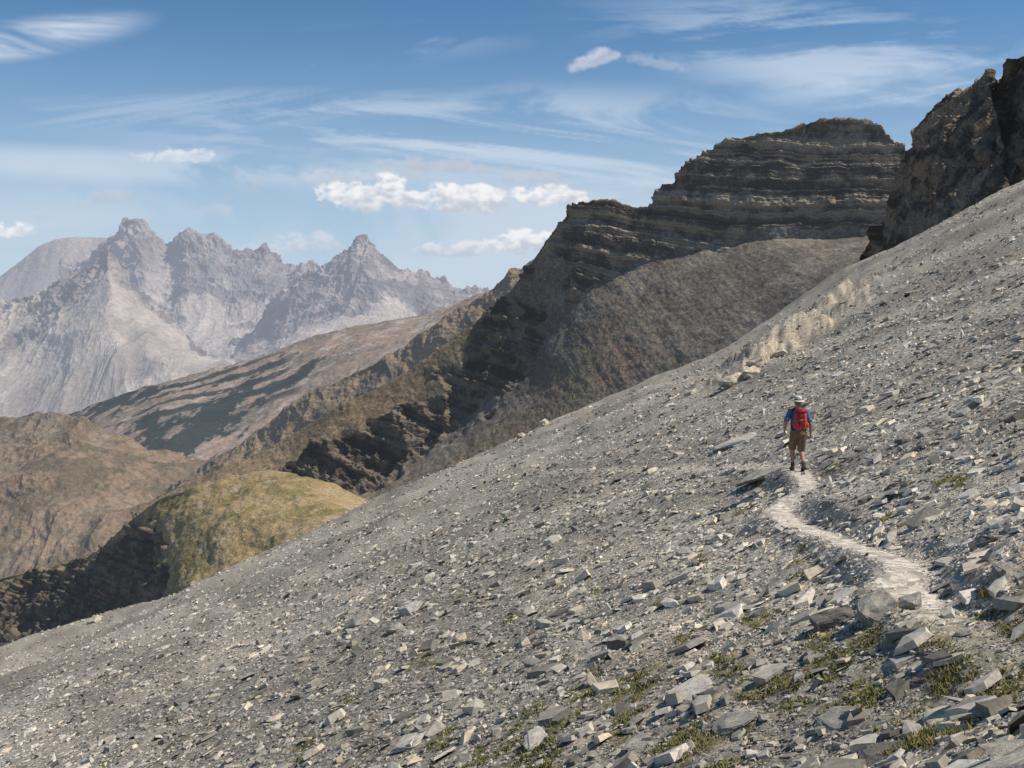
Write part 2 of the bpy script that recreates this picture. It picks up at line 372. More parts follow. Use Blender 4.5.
def f_butte(P,r,c):
    wob=.30*fbm3(P,70,4,.6)
    butr=ss(8.2,10.5,c)
    rw=r+wob*(1-.4*butr)+.09*fbm3(P,14,3)
    cl=1-ss(1.88,2.10,rw)
    cl=np.where(r<1,ss(.7,1,r),cl)
    n1=fbm3(P,60,4,.6,off=31)
    crag=ss(-.25,.1,n1+1.6*(r-1.35))
    cl=cl*(butr+(1-butr)*crag)
    s=P[...,2]+.06*P[...,0]-.0006*(P[...,0]-190)**2+5*fbm3(P,110,3)
    st=strat(s/9,4,1.3);st=np.tanh(st*2.6)
    rib=ridged3(P,50,5,.55,asp=(1,1,.35))
    d=cl*((1.4+1.9*butr)*st+(18-13.0*butr)*rib+(3.2-1.2*butr)*fbm3(P,10,4,.62,asp=(1,1,1.3)))
    run=fbm3(P+np.stack([.55*P[...,2],0*r,0*r],-1),16,4,.6,off=15,asp=(1,.2,.2))
    d=d+(1-cl)*(1.9*fbm3(P,110,2)+.5*fbm3(P,9,4,.6)+.5*run)
    def colf(P2,nz,dsp):
        b=strat(s/5,4,4.1)
        rock=mix((.062,.050,.040),(.285,.228,.168),ss(-.45,.5,.7*b+.6*fbm3(P2,12,5,.7)+.25*st))
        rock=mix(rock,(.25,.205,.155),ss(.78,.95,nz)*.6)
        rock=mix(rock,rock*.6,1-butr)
        sc=mix((.122,.102,.080),(.195,.166,.130),ss(-.5,.5,fbm3(P2,40,3,.6)+.8*run))
        low=ss(2.15,2.6,r)*(1-ss(9,14,c))
        sc=mix(sc,mix((.23,.16,.105),(.17,.14,.075),ss(-.1,.4,fbm3(P2,35,3))),low*.75)
        up=(1-ss(1.3,1.9,r))*(1-butr)
        sc=mix(sc,mix((.24,.175,.105),(.15,.12,.075),ss(-.3,.3,fbm3(P2,30,4,.6))),up*.9)
        gr=fbm3(P2,3,3,.85)
        sc=sc*(1+.45*gr)[...,None]
        sc=mix(sc,(.27,.225,.17),ss(.5,.8,fbm3(P2,2.2,3,.8,off=40))*.6)
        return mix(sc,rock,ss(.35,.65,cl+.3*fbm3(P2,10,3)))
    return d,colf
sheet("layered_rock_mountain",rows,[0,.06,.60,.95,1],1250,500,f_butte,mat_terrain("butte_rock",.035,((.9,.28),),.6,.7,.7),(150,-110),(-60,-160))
# ---- brown ridge behind the spur
rows=[[(150,500,1750),(215,459,1700),(258,430,1680),(300,400,1650),(350,374,1620),(400,348,1600),(440,320,1580),(480,296,1560),(530,262,1540),(600,240,1500)],
[(190,520,1500),(240,510,1480),(290,500,1460),(340,490,1440),(400,470,1420),(450,440,1400),(490,410,1380),(520,380,1360),(570,350,1340),(640,320,1320)]]
def f_brown(P,r,c):
    rib=ridged3(P,120,5,.55,asp=(1,.4,.4))
    d=14*rib+3*fbm3(P,25,4,.6)
    def colf(P2,nz,dsp):
        a=mix((.29,.21,.13),(.18,.14,.095),ss(-.3,.4,fbm3(P2,60,4,.6)))
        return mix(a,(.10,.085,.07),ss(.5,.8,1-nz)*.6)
    return d,colf
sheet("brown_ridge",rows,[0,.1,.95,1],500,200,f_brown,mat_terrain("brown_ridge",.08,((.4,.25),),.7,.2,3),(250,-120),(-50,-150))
# ---- knoll with cliff
rows=[[(-120,600,900),(-60,588,860),(0,577,820),(50,566,780),(92,553,730),(125,524,660),(160,499,600),(200,483,580),(240,474,570),(290,472,560),(330,484,555),(365,500,550),(410,520,545)],
[(-120,625,870),(-60,612,830),(0,604,790),(50,592,750),(95,580,690),(128,556,610),(166,527,560),(205,512,540),(245,505,530),(292,500,525),(335,505,520),(370,515,515),(415,530,510)],
[(-100,690,760),(-40,675,720),(20,665,680),(70,650,640),(115,640,590),(150,625,530),(178,590,500),(220,575,485),(262,560,480),(305,545,470),(345,535,465),(380,530,460),(425,540,450)]]
def f_knoll(P,r,c):
    rocky=1-ss(5.5,5.9,c+.5*fbm3(P,22,4,.6))
    rocky=rocky*ss(.9,1.4,r+.5*fbm3(P,26,3))
    rib=ridged3(P,32,5,.6,asp=(1,1,.4))
    d=rocky*(12*rib+2.5*np.tanh(2*strat((P[...,2]-.25*P[...,0])/7,3,2.2)))+(1-rocky)*(2.0*fbm3(P,26,4)+.4*fbm3(P,4,3)+1.2*ridged3(P,40,3,off=4))
    def colf(P2,nz,dsp):
        g=fbm3(P2,22,5,.65)
        a=mix((.33,.24,.125),(.205,.165,.068),ss(-.35,.35,g))
        a=mix(a,(.40,.32,.22),ss(.25,.55,fbm3(P2,6,4,.7))*.6)
        rk=mix((.05,.042,.035),(.16,.125,.09),ss(-.4,.5,fbm3(P2,8,4,.7)))
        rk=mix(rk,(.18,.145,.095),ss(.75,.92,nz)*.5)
        return mix(a,rk,rocky)
    return d,colf
sheet("grassy_knoll",rows,[0,.08,.4,.95,1],620,260,f_knoll,mat_terrain("knoll",.03,((1.2,.28),),.7,.7,1),(120,-60),(-30,-120))
# ---- left hill
rows=[[(-220,440,2500),(-120,425,2450),(-50,415,2400),(0,414,2350),(38,410,2330),(62,412,2330),(100,424,2300),(150,444,2260),(200,460,2230),(250,482,2200),(300,500,2180)],
[(-220,530,2000),(-120,520,1950),(-50,510,1900),(0,505,1880),(40,500,1860),(70,500,1850),(110,505,1840),(160,512,1830),(210,522,1820),(255,540,1810),(300,550,1800)],
[(-220,640,1700),(-120,640,1650),(-50,640,1600),(0,640,1580),(40,640,1560),(80,640,1550),(120,640,1540),(170,640,1530),(220,640,1520),(260,640,1510),(300,640,1500)]]
def f_left(P,r,c):
    rib=ridged3(P+50*np.stack([fbm3(P,200,2)]*3,-1),170,6,.52,asp=(1,.4,.3))
    d=26*rib+4*fbm3(P,40,4,.6)
    tip=np.exp(-((c-4.2)/.6)**2)*np.exp(-((r-1)/.18)**2)
    d=d+tip*14*ridged3(P,25,4)
    def colf(P2,nz,dsp):
        a=mix((.225,.155,.10),(.13,.10,.06),ss(-.35,.35,fbm3(P2,80,5,.65)))
        a=mix(a,(.28,.225,.165),ss(.1,.45,-rib)*.5)
        a=mix(a,(.085,.075,.05),ss(.2,.5,fbm3(P2,30,4,.7,off=9))*.5)
        return mix(a,(.14,.12,.10),np.clip(tip*1.2,0,1))
    return d,colf
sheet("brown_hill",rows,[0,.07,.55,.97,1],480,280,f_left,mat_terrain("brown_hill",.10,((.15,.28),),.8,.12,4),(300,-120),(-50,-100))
# ---- valley side
rows=[[(-40,440,6200),(40,424,6000),(90,405,5800),(150,384,5600),(215,368,5400),(270,352,5200),(320,334,5100),(385,322,5000),(430,312,4900),(480,292,4800),(540,280,4700)],
[(-40,470,4800),(40,455,4700),(100,435,4500),(165,415,4300),(230,405,4200),(285,392,4100),(340,372,4000),(395,350,3900),(440,335,3800),(490,320,3700),(550,310,3600)],
[(-20,520,3300),(60,515,3200),(130,510,3100),(190,505,3000),(250,500,2950),(305,490,2900),(355,470,2850),(405,440,2800),(455,420,2750),(500,400,2700),(560,380,2650)]]
def f_val(P,r,c):
    rib=ridged3(P,500,5,.5,asp=(1,.45,1),off=4)
    d=20*rib+5*fbm3(P,90,4,.6)
    def colf(P2,nz,dsp):
        a=mix((.30,.215,.16),(.21,.165,.12),ss(-.3,.35,fbm3(P2,300,5,.6)))
        a=mix(a,(.42,.375,.33),ss(.2,.55,fbm3(P2,130,4,.7,off=8))*.55)
        fo=fbm3(P2,110,6,.75,off=3,asp=(1,.35,1))
        band=np.abs(((r*4.4+.30*c+fo*.05)%1)-.5)
        strips=ss(.28,.20,band)*ss(1.06,1.16,r)*ss(2.2,2.0,r)*ss(2.5,2.8,c)*ss(5.4,5.1,c)*ss(-1.0,-.6,fo)
        g_=np.exp(-((c-2.3)/1.0)**2-((r-1.2)/.3)**2)
        lin=(c-3.5)+(r-2.2)*1.5
        g_=np.maximum(g_,1.05*np.exp(-(lin/.5)**2-((r-2.2)/.6)**2))
        g_=np.maximum(g_,1.0*np.exp(-((c-2.75)/.4)**2-((r-2.25)/.35)**2))
        g_=np.maximum(g_,.9*np.exp(-((c-4.9+(r-1.9)*3)/.28)**2-((r-1.9)/.35)**2))
        wood=ss(-.05,.1,g_-.45+fo*.55)
        k=np.clip(strips*.9+wood*.96,0,1)
        return mix(a,(.008,.020,.016),k)
    return d,colf
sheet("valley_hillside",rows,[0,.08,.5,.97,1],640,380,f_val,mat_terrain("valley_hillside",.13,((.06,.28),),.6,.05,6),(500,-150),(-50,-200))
# ---- far mountains
def f_far(sc,A,rockc,screec,rocklim,jag,offn,tint=(.36,.30,.275)):
    def fn(P,r,c):
        Pw=P+sc*.25*np.stack([fbm3(P,sc*1.3,2,off=offn),fbm3(P,sc*1.3,2,off=offn+5),0*r],-1)
        rib=ridged3(Pw,sc,6,.56,off=offn,asp=(1,.4,.45))
        top=np.exp(-((r-1)/.3)**2)
        hard=1-ss(rocklim-.25,rocklim+.2,r+.6*fbm3(P,sc*.8,4,.6,off=offn+2))
        d=A*rib*(.55+.45*hard)+hard*A*.4*ridged3(P,sc*.25,4,.55,off=offn)+jag*top*ridged3(P,sc*.15,3,.6,off=offn+1,asp=(1,1,.4))
        def colf(P2,nz,dsp):
            n=fbm3(P2,sc*.35,4,.65,off=offn)
            rk=mix(rockc,np.array(rockc)*.65,ss(-.3,.4,n))
            s=mix(screec,tint,ss(-.2,.35,fbm3(P2,sc*.9,3,.6,off=offn+7)))
            stk=fbm3(P2,sc*.12,3,.6,asp=(1,.2,.2))
            s=s*(1+.22*stk)[...,None]
            k=np.clip(hard*.75+ss(.15,.5,rib)*.45+.45*n,0,1)
            return mix(s,rk,ss(.3,.75,k))
        return d,colf
    return fn
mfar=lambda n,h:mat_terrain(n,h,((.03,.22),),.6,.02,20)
RK=(.28,.235,.225);SC=(.44,.37,.315)
rows=[[(-200,330,14000),(-60,300,14000),(0,276,14000),(40,246,14000),(75,237,14000),(110,238,14000),(140,240,14000),(190,262,14000),(240,262,14000),(300,268,14000)],
[(-200,420,12000),(-60,400,12000),(0,390,12000),(40,390,12000),(80,390,12000),(120,390,12000),(160,390,12000),(200,390,12000),(250,390,12000),(300,390,12000)]]
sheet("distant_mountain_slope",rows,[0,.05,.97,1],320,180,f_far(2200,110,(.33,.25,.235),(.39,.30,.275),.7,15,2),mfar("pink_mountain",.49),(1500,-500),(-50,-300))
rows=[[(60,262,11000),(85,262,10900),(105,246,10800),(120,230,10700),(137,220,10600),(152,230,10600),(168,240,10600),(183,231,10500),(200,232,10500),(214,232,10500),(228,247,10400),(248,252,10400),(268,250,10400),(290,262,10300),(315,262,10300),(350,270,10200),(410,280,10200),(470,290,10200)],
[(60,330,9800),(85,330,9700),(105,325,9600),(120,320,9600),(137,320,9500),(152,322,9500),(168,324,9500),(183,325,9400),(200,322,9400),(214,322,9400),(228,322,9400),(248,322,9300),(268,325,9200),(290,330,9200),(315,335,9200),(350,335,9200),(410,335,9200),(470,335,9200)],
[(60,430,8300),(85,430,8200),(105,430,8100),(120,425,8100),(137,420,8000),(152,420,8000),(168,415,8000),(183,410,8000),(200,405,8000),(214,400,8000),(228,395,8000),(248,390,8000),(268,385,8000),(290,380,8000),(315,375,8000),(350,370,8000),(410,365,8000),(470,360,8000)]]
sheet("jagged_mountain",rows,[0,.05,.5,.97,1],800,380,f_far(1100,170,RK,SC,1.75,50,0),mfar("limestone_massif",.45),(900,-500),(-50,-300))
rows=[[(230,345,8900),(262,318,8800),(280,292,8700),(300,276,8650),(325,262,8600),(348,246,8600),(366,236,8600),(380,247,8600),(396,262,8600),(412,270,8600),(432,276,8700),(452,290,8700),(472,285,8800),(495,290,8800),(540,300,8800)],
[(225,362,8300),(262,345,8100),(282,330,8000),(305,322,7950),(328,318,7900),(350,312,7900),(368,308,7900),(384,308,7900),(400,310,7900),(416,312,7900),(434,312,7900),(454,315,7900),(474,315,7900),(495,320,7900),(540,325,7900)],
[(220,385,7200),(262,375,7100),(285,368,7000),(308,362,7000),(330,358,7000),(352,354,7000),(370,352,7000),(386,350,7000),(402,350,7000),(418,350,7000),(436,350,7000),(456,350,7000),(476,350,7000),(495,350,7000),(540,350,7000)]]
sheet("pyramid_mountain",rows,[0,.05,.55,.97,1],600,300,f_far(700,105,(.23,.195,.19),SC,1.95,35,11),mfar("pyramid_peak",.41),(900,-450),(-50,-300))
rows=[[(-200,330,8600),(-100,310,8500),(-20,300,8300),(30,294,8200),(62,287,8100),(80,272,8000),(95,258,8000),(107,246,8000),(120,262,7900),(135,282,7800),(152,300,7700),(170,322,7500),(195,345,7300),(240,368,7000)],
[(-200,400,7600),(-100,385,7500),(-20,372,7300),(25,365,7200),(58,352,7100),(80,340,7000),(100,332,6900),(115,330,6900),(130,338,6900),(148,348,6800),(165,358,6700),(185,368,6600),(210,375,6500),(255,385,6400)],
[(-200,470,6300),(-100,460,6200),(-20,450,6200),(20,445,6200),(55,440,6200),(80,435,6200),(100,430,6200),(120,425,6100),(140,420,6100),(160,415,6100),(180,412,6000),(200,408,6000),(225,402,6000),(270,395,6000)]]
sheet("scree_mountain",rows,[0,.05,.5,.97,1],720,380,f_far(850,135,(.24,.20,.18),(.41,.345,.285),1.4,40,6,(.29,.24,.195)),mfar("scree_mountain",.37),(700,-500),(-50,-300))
# ---- dark cliff right
ca=[(868,262),(875,240),(881,216),(890,192),(905,164),(915,140),(927,117),(948,97),(970,89),(990,74),(999,84),(1012,60),(1030,45),(1080,20),(1160,-20)]
cb=[(869,285),(882,272),(893,255),(904,240),(918,225),(932,205),(948,190),(965,180),(982,168),(1000,150),(1012,140),(1028,125),(1050,110),(1100,80),(1180,40)]
cc_=[(872,300),(888,290),(905,280),(920,272),(935,268),(950,258),(965,250),(985,240),(1000,232),(1015,222),(1028,215),(1045,206),(1070,190),(1120,165),(1200,130)]
da=[262,258,254,250,246,243,240,238,235,232,238,228,224,220,215]
rows=[[(a,b,d) for (a,b),d in zip(ca,da)],[(a,b,d-22) for (a,b),d in zip(cb,da)],[(a,b,d-52) for (a,b),d in zip(cc_,da)]]
def f_cliff(P,r,c):
    s=P[...,2]*.55-P[...,0]*.75+1.2*fbm3(P,18,3)
    st=np.tanh(2.5*strat(s/4.2,4,7.7))
    d=(1.1*st+3.6*ridged3(P,16,6,.6,asp=(1,1,.6))+.5*fbm3(P,2,3,.6))*ss(-.1,1.,c)
    cleft=np.exp(-((c-9.9-(r-1)*-.9)/.22)**2);d=d-3.5*cleft
    def colf(P2,nz,dsp):
        b=strat(s/1.6,4,3.1)
        a=mix((.07,.055,.043),(.29,.21,.14),ss(-.45,.6,b*.8+.6*fbm3(P2,3.5,5,.7)))
        a=mix(a,a*.6,ss(9,10.5,c+(r-1)*.9))
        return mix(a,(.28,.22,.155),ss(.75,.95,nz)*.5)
    return d,colf
sheet("rock_cliff",rows,[0,.08,.6,.95,1],480,400,f_cliff,mat_terrain("dark_cliff",.01,((2.5,.3),),.9,1.6,.5),(30,-25),(-5,-30))
# ---- valley floor to the horizon
n=60;gx,gy=np.meshgrid(np.linspace(-30000,30000,n),np.linspace(-2000,45000,n))
gz=-900+60*fbm2(gx/3000,gy/3000,3)-.00000002*gx**2
me=make_mesh("valley_floor",np.stack([gx,gy,gz],-1),grid_faces(n,n),np.zeros(gx.shape+(3,))+np.array([.2,.17,.13]),True)
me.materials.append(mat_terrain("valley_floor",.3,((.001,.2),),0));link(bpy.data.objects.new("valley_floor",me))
# ================= CLOUDS (a high sheet of cirrus and cumulus, 40 km out)
gpx,gpy=np.meshgrid(np.linspace(-260,1290,1000),np.linspace(-170,400,380))
cp=W(gpx,gpy,40000.)
def N2(sx_,sy_,o,rot,off,warp=0,g=.6):
    a=gpx/F*math.cos(rot)-gpy/F*math.sin(rot);b=gpx/F*math.sin(rot)+gpy/F*math.cos(rot)
    x=a*sx_+off;y=b*sy_+off*.7
    if warp: w1=fbm2(x*.5+3,y*.35,2);x=x+warp*w1;y=y+warp*fbm2(x*.5+9,y*.35,2)
    return fbm2(x,y,o,g)
def E2(px_,py_,a,b,rot=0.):
    du=gpx-px_;dv=py_-gpy;c_,s_=math.cos(rot),math.sin(rot)
    x=(du*c_+dv*s_)/a;y=(-du*s_+dv*c_)/b
    return 1-np.hypot(x,y),y
CA=np.zeros(gpx.shape);CC_=np.zeros(gpx.shape+(3,))+.7
def over(c_,a):
    global CA,CC_
    na=a+CA*(1-a);CC_=np.where(na[...,None]>1e-4,(np.asarray(c_)*a[...,None]+CC_*(CA*(1-a))[...,None])/np.maximum(na,1e-4)[...,None],CC_);CA=na
f1=N2(5,30,6,-.06,0,.9);f2=N2(3.2,13,5,.06,5,.9);f3=N2(4.5,42,6,.14,9,.7)
for (x_,y_,a,b,rot,n_,lo,hi,al_,c_) in [
 (300,250,800,125,0,f2,-.9,.35,.62,(.61,.69,.79)),(450,125,430,50,.03,f1,-.3,.55,.5,(.68,.76,.86)),
 (100,165,330,24,-.04,f1,-.4,.3,.55,(.66,.74,.84)),(25,38,150,26,.15,f1,-.3,.5,.8,(.76,.82,.90)),
 (860,60,340,75,-.16,f3,-.3,.7,.50,(.68,.77,.88)),(930,95,280,50,-.12,f2,-.4,.6,.35,(.62,.72,.84)),
 (600,170,420,60,0,f1,-.4,.45,.55,(.66,.74,.84)),(650,230,300,60,0,f2,-.5,.4,.45,(.62,.70,.80)),(330,50,260,30,.08,f3,-.1,.6,.25,(.6,.7,.85)),(200,110,300,28,.03,f3,-.2,.6,.3,(.64,.73,.85))]:
    e,_=E2(x_,y_,a,b,rot);over(c_,ss(0,.75,e)*ss(lo,hi,n_)*al_)
pf=fbm2(gpx/28,gpy/18,5,.55);pb=1-np.abs(fbm2(gpx/20+5,gpy/13,3,.5))*1.6;pf2=fbm2(gpx/16+31,gpy/10,4,.55)
def cum(px_,py_,a,b,al_=1.,top=(.91,.905,.92),bot=(.54,.59,.68),rot=0.,hard=.42):
    e,y=E2(px_,py_,a*1.3,b*1.45,rot)
    q=e+1.2*np.minimum(y+.4,0)+.66*pf+.26*(pb-.55)-.10
    den=ss(.02,.02+hard,q)*ss(0,.25,e)
    sh=ss(-.45,.6,y*.8+.3*(pb-.5)+.45*pf2+.15*(1-den))  # cloud self-shadow painted into the glowing colour: bright top, grey base
    over(mix(bot,top,sh),den*al_)
g1=(.52,.58,.68);g2=(.47,.54,.65)
for a in [(170,156,44,8,.8,(.80,.83,.88),(.62,.68,.76)),(600,58,30,9,.65,(.78,.77,.84),(.57,.59,.68),.35,.8),(655,62,38,8,.4,(.60,.61,.72),g1,-.15,.8),(345,180,54,10,.7,(.62,.66,.74),g1,0,.6),
 (440,167,60,9,.85,(.54,.59,.68),g2,-.05,.6),(240,188,26,13,.5,(.5,.56,.66),g2,.3,.7),(110,198,22,7,.6,(.55,.6,.7),g2,0,.6),(80,205,14,4,.4,(.55,.6,.7),g2,0,.6),
 (540,180,48,8,.7,(.56,.61,.7),g2,0,.6),(400,175,34,7,.5,(.56,.61,.7),g2,0,.6),(360,199,46,16),(387,189,22,13),(415,201,36,10,.9),(462,200,48,15),(545,199,46,12),(500,205,28,8,.8),
 (522,243,36,13,.9),(455,250,46,8,.8,(.78,.80,.85),g1),(310,244,50,11,.7,(.68,.72,.8),g1,0,.6),(270,252,32,7,.6,(.64,.69,.77),g1,0,.6),(5,232,28,9,.85),(590,215,26,7,.45,(.7,.74,.8),g1,0,.6),(215,212,24,6,.4,(.6,.65,.74),g1,0,.6),(35,215,22,5,.4,(.6,.65,.74),g1,0,.6)]: cum(*a)
edge=ss(-260,-180,gpx)*ss(1290,1210,gpx)*ss(-170,-100,gpy);CA=np.clip(CA*edge,0,1)
me=make_mesh("clouds",cp,grid_faces(gpx.shape[1],gpx.shape[0]),CC_,True,CA)
m=bpy.data.materials.new("cloud");m.use_nodes=True;nt=m.node_tree;nt.nodes.clear()
at=nt.nodes.new('ShaderNodeAttribute');at.attribute_name='Col';em=nt.nodes.new('ShaderNodeEmission');tr=nt.nodes.new('ShaderNodeBsdfTransparent');mx=nt.nodes.new('ShaderNodeMixShader');ou=nt.nodes.new('ShaderNodeOutputMaterial')
nt.links.new(at.outputs['Color'],em.inputs[0]);nt.links.new(at.outputs['Alpha'],mx.inputs[0]);nt.links.new(tr.outputs[0],mx.inputs[1]);nt.links.new(em.outputs[0],mx.inputs[2]);nt.links.new(mx.outputs[0],ou.inputs[0])
m.cycles.emission_sampling='NONE';me.materials.append(m);link(bpy.data.objects.new("sky_clouds",me))
print("clouds",time.time()-T0)
# ================= HIKER
def tube(pts,rad,n=18,closed=True):
    pts=np.array(pts,float);V=[];Fc=[];m=len(pts);ref=np.array([1.,0,0])
    for i in range(m):
        t=pts[min(i+1,m-1)]-pts[max(i-1,0)];t/=np.linalg.norm(t)
        x=ref-ref@t*t
        if np.linalg.norm(x)<.2: x=np.array([0,1.,0])-t[1]*t
        x/=np.linalg.norm(x);y=np.cross(t,x)
        r=rad[i];rx,ry=(r if isinstance(r,tuple) else (r,r))
        for k in range(n):
            a=2*math.pi*k/n;V.append(pts[i]+x*rx*math.cos(a)+y*ry*math.sin(a))
    for i in range(m-1):
        for k in range(n):
            Fc.append((i*n+k,i*n+(k+1)%n,(i+1)*n+(k+1)%n,(i+1)*n+k))
    Fc.append(tuple(range(n))[::-1]);Fc.append(tuple((m-1)*n+k for k in range(n)))
    return V,Fc
def ell(c,r,n=16):
    pts=[];rad=[]
    for i in range(n+1):
        a=-math.pi/2+math.pi*i/n;a=max(min(a,1.5),-1.5)
        pts.append((c[0],c[1],c[2]+r[2]*math.sin(a)));rad.append((r[0]*math.cos(a),r[1]*math.cos(a)))
    return tube(pts,rad)
def part(name,pieces,mat,voxel=.01,smooth=3,parent=None,remesh=True):
    V=[];Fc=[]
    for v,f in pieces:
        o=len(V);V+=[tuple(p) for p in v];Fc+=[tuple(i+o for i in q) for q in f]
    me=bpy.data.meshes.new(name);me.from_pydata(V,[],Fc);me.update()
    bm=bmesh.new();bm.from_mesh(me);bmesh.ops.recalc_face_normals(bm,faces=bm.faces);bm.to_mesh(me);bm.free()
    me.shade_smooth();me.materials.append(mat)
    o=link(bpy.data.objects.new(name,me));o.parent=parent
    if remesh:
        r=o.modifiers.new("r",'REMESH');r.mode='VOXEL';r.voxel_size=voxel;r.use_smooth_shade=True
        if smooth:
            s=o.modifiers.new("s",'SMOOTH');s.iterations=smooth;s.factor=.5
    return o
hp=raycast(798,471,ground)
hik=link(bpy.data.objects.new("hiker",None));hik.location=(hp[0],hp[1],hp[2]);hik.scale=(1.0,)*3
def gz_(x,y): return float(ground(np.array([hp[0]+x]),np.array([hp[1]+y]))[0]-hp[2])
def ik(h,a,l1=.435,l2=.43):
    h=np.array(h);a=np.array(a);v=a-h;L=min(np.linalg.norm(v),l1+l2-.002);v/=np.linalg.norm(v)
    q=(l1*l1-l2*l2+L*L)/(2*L);hh=math.sqrt(max(l1*l1-q*q,0));f=np.array([0,1.,0]);f-=f@v*v;f/=np.linalg.norm(f)
    return h+v*q+f*hh
fl=(-.085,.20);fr=(.095,-.17)
al=np.array([fl[0],fl[1],gz_(*fl)+.105]);ar=np.array([fr[0],fr[1],gz_(*fr)+.15])
hz=.90
hl=np.array([-.095,0,hz]);hr=np.array([.095,0,hz]);kl=ik(hl,al);kr=ik(hr,ar)
lerp=lambda a,b,t:np.array(a)*(1-t)+np.array(b)*t
def limb(a,k,b,r):return tube([a,lerp(a,k,.35),lerp(a,k,.75),k,lerp(k,b,.3),lerp(k,b,.7),b],r)
sl=np.array([-.185,.03,1.405]);sr=np.array([.185,.03,1.405])
el=np.array([-.315,-.04,1.16]);er=np.array([.265,-.07,1.13])
wl=np.array([-.30,.12,.965]);wr=np.array([.30,.03,.895])
def fingers(w,e,side):
    d=w-e;d/=np.linalg.norm(d);d=d*.75+np.array([0,0,-.45]);d/=np.linalg.norm(d)
    fw=np.array([0,1.,0]);fw-=fw@d*d;fw/=np.linalg.norm(fw)
    P=[]
    P.append(tube([w-d*.01,w+d*.035,w+d*.085],[(.022,.026),(.022,.038),(.018,.038)]))
    P.append(ell(w+d*.05,(.024,.034,.045)))
    inn=np.array([-side,0,0])
    for i,(L,o) in enumerate([(.072,.030),(.082,.010),(.076,-.010),(.060,-.029)]):
        b=w+d*.08+fw*o;p1=b+d*L*.45+inn*.006;p2=p1+(d*.8+inn*.6)*L*.3;p3=p2+(d*.5+inn*.85)*L*.28
        P.append(tube([b-d*.02,b,p1,p2,p3],[.0095,.0095,.0088,.008,.0065],10))
    b=w+d*.03+fw*.03;p1=b+d*.03+fw*.025;p2=p1+d*.03+fw*.008
    P.append(tube([b-fw*.015,p1,p2],[.013,.0105,.008],10));return P
skin=mat_simple("skin",(.42,.24,.16),.6,30,.1)
body=[tube([(0,0,.86),(0,0,.93),(0,.01,1.05),(0,.02,1.2),(0,.03,1.33),(0,.03,1.42),(0,.04,1.47)],[(.13,.095),(.165,.115),(.145,.105),(.165,.115),(.18,.115),(.13,.08),(.06,.06)]),
 tube([(0,.04,1.44),(0,.05,1.50),(0,.065,1.56)],[.062,.055,.055]),
 ell((0,.08,1.63),(.078,.098,.118)),ell((0,.12,1.575),(.055,.062,.055)),
 tube([(0,.175,1.645),(0,.198,1.612),(0,.18,1.602)],[.011,.017,.012],8),
 ell((-.08,.07,1.625),(.012,.02,.032)),ell((.08,.07,1.625),(.012,.02,.032)),
 limb(sl,el,wl,[.056,.05,.043,.040,.042,.033,.026]),limb(sr,er,wr,[.056,.05,.043,.040,.042,.033,.026]),
 ell(sl,(.062,.062,.062)),ell(sr,(.062,.062,.062)),
 limb(hl,kl,al,[.092,.085,.066,.056,.060,.047,.038]),limb(hr,kr,ar,[.092,.085,.066,.056,.060,.047,.038])]
body+=fingers(wl,el,-1)+fingers(wr,er,1)
part("body",body,skin,.0065,2,hik)
eye=mat_simple("eye_dark",(.03,.02,.02),.2,20,.0)
part("eyes",[ell((-.032,.166,1.635),(.012,.012,.009)),ell((.032,.166,1.635),(.012,.012,.009))],eye,.004,0,hik,False)
part("mouth",[ell((0,.174,1.572),(.024,.008,.005))],mat_simple("lips",(.3,.1,.09),.5,20,0),.004,0,hik,False)
part("hair",[ell((0,.066,1.652),(.084,.100,.105)),tube([(0,-.01,1.66),(0,0,1.6),(0,.015,1.56)],[(.06,.035),(.065,.035),(.05,.02)])],mat_simple("gray_hair",(.16,.14,.12),.8,80,.4,.4),.008,2,hik)
shirt=mat_simple("blue_shirt",(.075,.14,.27),.85,25,.25,.3)
S=[tube([(0,0,.90),(0,0,.96),(0,.01,1.05),(0,.02,1.2),(0,.03,1.33),(0,.03,1.41),(0,.04,1.465)],[(.178,.13),(.178,.13),(.168,.125),(.18,.13),(.19,.13),(.15,.095),(.072,.07)]),
   ell(sl,(.075,.075,.07)),ell(sr,(.075,.075,.07)),
   tube([sl,lerp(sl,el,.4),lerp(sl,el,.8),lerp(sl,el,.88)],[.07,.066,.068,.066]),tube([sr,lerp(sr,er,.4),lerp(sr,er,.8),lerp(sr,er,.88)],[.07,.066,.068,.066])]
part("shirt",S,shirt,.009,2,hik)
kh=mat_simple("khaki_shorts",(.20,.125,.08),.9,25,.25,.3)
S=[tube([(0,0,.80),(0,0,.87),(0,0,.94),(0,0,.99)],[(.15,.11),(.19,.135),(.178,.13),(.168,.122)]),
 tube([hl+[0,0,.02],lerp(hl,kl,.35),lerp(hl,kl,.8),lerp(hl,kl,1.02)],[.105,.103,.095,.092]),tube([hr+[0,0,.02],lerp(hr,kr,.35),lerp(hr,kr,.8),lerp(hr,kr,1.02)],[.105,.103,.095,.092])]
part("shorts",S,kh,.009,2,hik)
part("belt",[tube([(0,0,.975),(0,0,1.01)],[(.183,.136),(.183,.136)],32)],mat_simple("belt_black",(.03,.03,.03),.6,20,.1),.01,0,hik,False)
boot=mat_simple("boot_leather",(.10,.07,.05),.8,30,.3,.3);sole=mat_simple("boot_sole",(.03,.03,.03),.8)
